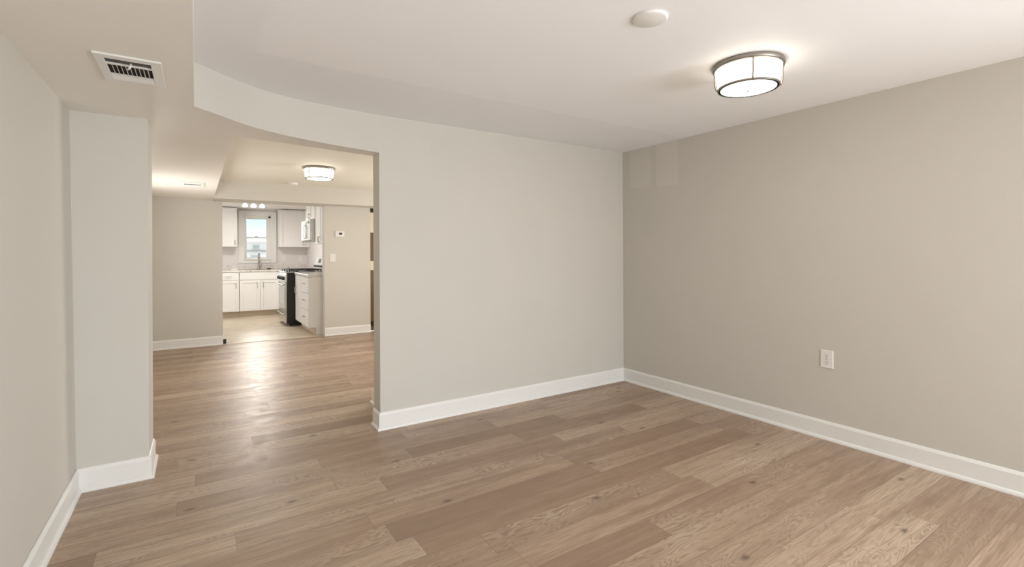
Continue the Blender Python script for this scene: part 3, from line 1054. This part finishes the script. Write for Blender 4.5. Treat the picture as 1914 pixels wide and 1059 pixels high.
for a0, a1, ha in ((9.203, 9.643, 9.60), (9.643, 10.082, 9.69)):
    d_ = shaker(UY, t, 'door', a0, a1, UB + 0.022, UT - 0.012, 0.05)
    pull(UY, d_, ha, UB + 0.10, 0.10)

# ------------------------------------------------------------------ microwave over the range
MWF = Fr('y', 1.90)
mw = thing('microwave', 'white-fronted over-range microwave hung below a wall cabinet', 'microwave', (2.1, 10.57, 1.63))
m = MB()
MWF.box(m, 10.11, 11.04, -0.41, 0, 1.63, 2.075, 0.004)
m.build('body', M['steel'], mw)
m = MB()
MWF.box(m, 10.33, 11.035, 0, 0.028, 1.66, 2.07, 0.006)
dm = m.build('door', M['panel'], mw)
# window with cut corners and its dark outline
def octo(a0, a1, z0, z1, c, d0, d1):
    ring = [(a0 + c, z0), (a1 - c, z0), (a1, z0 + c), (a1, z1 - c), (a1 - c, z1), (a0 + c, z1), (a0, z1 - c), (a0, z0 + c)]
    p = [Vector(MWF.pt(a, d0, z)) for a, z in ring]
    e = Vector(MWF.pt(0, d1, 0)) - Vector(MWF.pt(0, d0, 0))
    return MB().prism(p, e)
octo(10.38, 10.83, 1.70, 1.98, 0.08, 0.028, 0.030).build('window_outline', M['screen'], dm)
octo(10.40, 10.81, 1.714, 1.966, 0.075, 0.030, 0.032).build('window_pane', M['mglass'], dm)
MB().tube([MWF.pt(10.355, 0.028, 1.70), MWF.pt(10.355, 0.06, 1.72), MWF.pt(10.355, 0.06, 2.0), MWF.pt(10.355, 0.028, 2.02)], 0.009, 10).build('handle', M['steel'], dm)
m = MB()
MWF.box(m, 10.115, 10.325, 0, 0.028, 1.66, 2.07, 0.005)
cp = m.build('control_panel', M['panel'], mw)
m = MB()
MWF.box(m, 10.15, 10.29, 0.028, 0.030, 1.99, 2.03)
m.build('display', M['screen'], cp)
m = MB()
MWF.box(m, 10.115, 11.035, 0, 0.02, 1.632, 1.655, 0.003)
m.build('vent_grille', M['nickel'], mw)

# ------------------------------------------------------------------ range
RF = Fr('y', 1.455)
ry0, ry1 = 10.105, 11.015
rg = thing('range', 'stainless gas range with black side panels, standing forward of the cabinets', 'range', (1.8, 10.56, 0))
m = MB()
m.box(1.455, 2.20, ry0, ry1, 0.05, 1.022, 0.004)
m.build('body', M['black'], rg)
m = MB()
m.box(1.50, 2.16, ry0 + 0.03, ry1 - 0.03, 0.0, 0.05)
m.build('base', M['black'], rg)
m = MB()
RF.box(m, ry0 + 0.004, ry1 - 0.004, 0, 0.026, 0.055, 0.265, 0.005)
dw = m.build('drawer', M['steel'], rg)
def bar(fr, parent, a0, a1, z, d0, d1, r, name='handle', mat='steel'):
    return MB().tube([fr.pt(a0, d0, z), fr.pt(a0 + 0.004, d1 - 0.012, z), fr.pt(a0 + 0.03, d1, z), fr.pt(a1 - 0.03, d1, z), fr.pt(a1 - 0.004, d1 - 0.012, z), fr.pt(a1, d0, z)], r, 10).build(name, M[mat], parent)
bar(RF, dw, ry0 + 0.06, ry1 - 0.06, 0.232, 0.026, 0.068, 0.012)
m = MB()
RF.box(m, ry0 + 0.004, ry1 - 0.004, 0, 0.030, 0.275, 0.835, 0.006)
od = m.build('oven_door', M['steel'], rg)
m = MB()
RF.box(m, ry0 + 0.13, ry1 - 0.13, 0.030, 0.033, 0.40, 0.735, 0.002)
m.build('door_glass', M['oglass'], od)
bar(RF, od, ry0 + 0.05, ry1 - 0.05, 0.795, 0.030, 0.075, 0.013)
# sloping control panel
m = MB()
p = [Vector((1.455, ry0 + 0.004, 0.845)), Vector((1.420, ry0 + 0.004, 0.845)), Vector((1.432, ry0 + 0.004, 0.985)), Vector((1.455, ry0 + 0.004, 1.020))]
m.prism(p, (0, ry1 - ry0 - 0.008, 0))
cpn = m.build('control_panel', M['panel'], rg)
for k in range(5):
    y = ry0 + 0.12 + (ry1 - ry0 - 0.24) * k / 4
    MB().lathe([(0.034, 1.424), (0.034, 1.412), (0.027, 1.385), (0.0, 1.383)], 0, y, 20, 'x', 0.915).build('knob', M['iron'], cpn)
m = MB()
m.box(1.430, 2.13, ry0, ry1, 1.022, 1.040, 0.004)
ck = m.build('cooktop', M['steel'], rg)
for j, (ya, yb) in enumerate(((ry0 + 0.02, ry0 + 0.30), (ry0 + 0.315, ry0 + 0.595), (ry0 + 0.61, ry1 - 0.02))):
    g = MB()
    x0, x1 = 1.50, 2.08
    for y in (ya, (ya + yb) / 2, yb):
        g.box(x0, x1, y - 0.007, y + 0.007, 1.066, 1.082, 0.002)
    for x in (x0, 1.645, 1.79, 1.935, x1):
        g.box(x - 0.007, x + 0.007, ya, yb, 1.066, 1.082, 0.002)
    for y in (ya, yb):
        for x in (x0, x1):
            g.box(x - 0.009, x + 0.009, y - 0.009, y + 0.009, 1.040, 1.068)
    g.build('grate', M['iron'], rg)
    for x in (1.645, 1.935):
        MB().lathe([(0.0, 1.060), (0.040, 1.058), (0.045, 1.050), (0.055, 1.040)], x, (ya + yb) / 2, 24).build('burner', M['black'], rg)
m = MB()
p = [Vector((2.125, ry0, 1.04)), Vector((2.20, ry0, 1.04)), Vector((2.20, ry0, 1.325)), Vector((2.165, ry0, 1.325)), Vector((2.125, ry0, 1.16))]
m.prism(p, (0, ry1 - ry0, 0))
bg = m.build('backguard', M['panel'], rg)
def onface(s):   # points on the sloping face
    return 2.125 + 0.040 * s, 1.16 + 0.165 * s
(xa, za), (xb, zb2) = onface(0.25), onface(0.75)
MB().add([(xa - 0.004, 10.45, za), (xa - 0.004, 10.67, za), (xb - 0.004, 10.67, zb2), (xb - 0.004, 10.45, zb2),
          (xa + 0.002, 10.45, za), (xa + 0.002, 10.67, za), (xb + 0.002, 10.67, zb2), (xb + 0.002, 10.45, zb2)],
         [(0, 1, 2, 3), (7, 6, 5, 4), (0, 4, 5, 1), (1, 5, 6, 2), (2, 6, 7, 3), (3, 7, 4, 0)]).build('clock_display', M['screen'], bg)
MB().box(2.105, 2.125, ry0 + 0.01, ry1 - 0.01, 1.115, 1.15, 0.004).build('vent_slot', M['black'], rg)

# ------------------------------------------------------------------ track light over the sink
tx, ty = 0.98, 11.05
tr = thing('track_light', 'ceiling track light with three lit white globes in the kitchen', 'track light', (tx, ty, HC))
MB().box(tx - 0.22, tx + 0.22, ty - 0.022, ty + 0.022, HC - 0.022, HC, 0.004).build('track', M['nickel'], tr)
for dx_ in (-0.155, -0.005, 0.150):
    x = tx + dx_
    a_ = MB().tube([(x, ty, HC - 0.02), (x + 0.008, ty - 0.01, HC - 0.042), (x + 0.002, ty - 0.02, HC - 0.058)], 0.008, 8).build('arm', M['nickel'], tr)
    hdm = MB().lathe([(0.014, HC - 0.052), (0.030, HC - 0.060), (0.046, HC - 0.085), (0.050, HC - 0.112), (0.040, HC - 0.124), (0.0, HC - 0.128)], x, ty - 0.022, 24).build('globe', M['bulb'], a_)
ld = bpy.data.lights.new('lamp_track', 'AREA')
ld.shape = 'RECTANGLE'
ld.size, ld.size_y, ld.energy, ld.color = 0.40, 0.08, 27, (1.0, 0.96, 0.90)
lo = bpy.data.objects.new('lamp_track', ld)
lo.location = (tx, ty - 0.02, HC - 0.132)
COL.objects.link(lo)
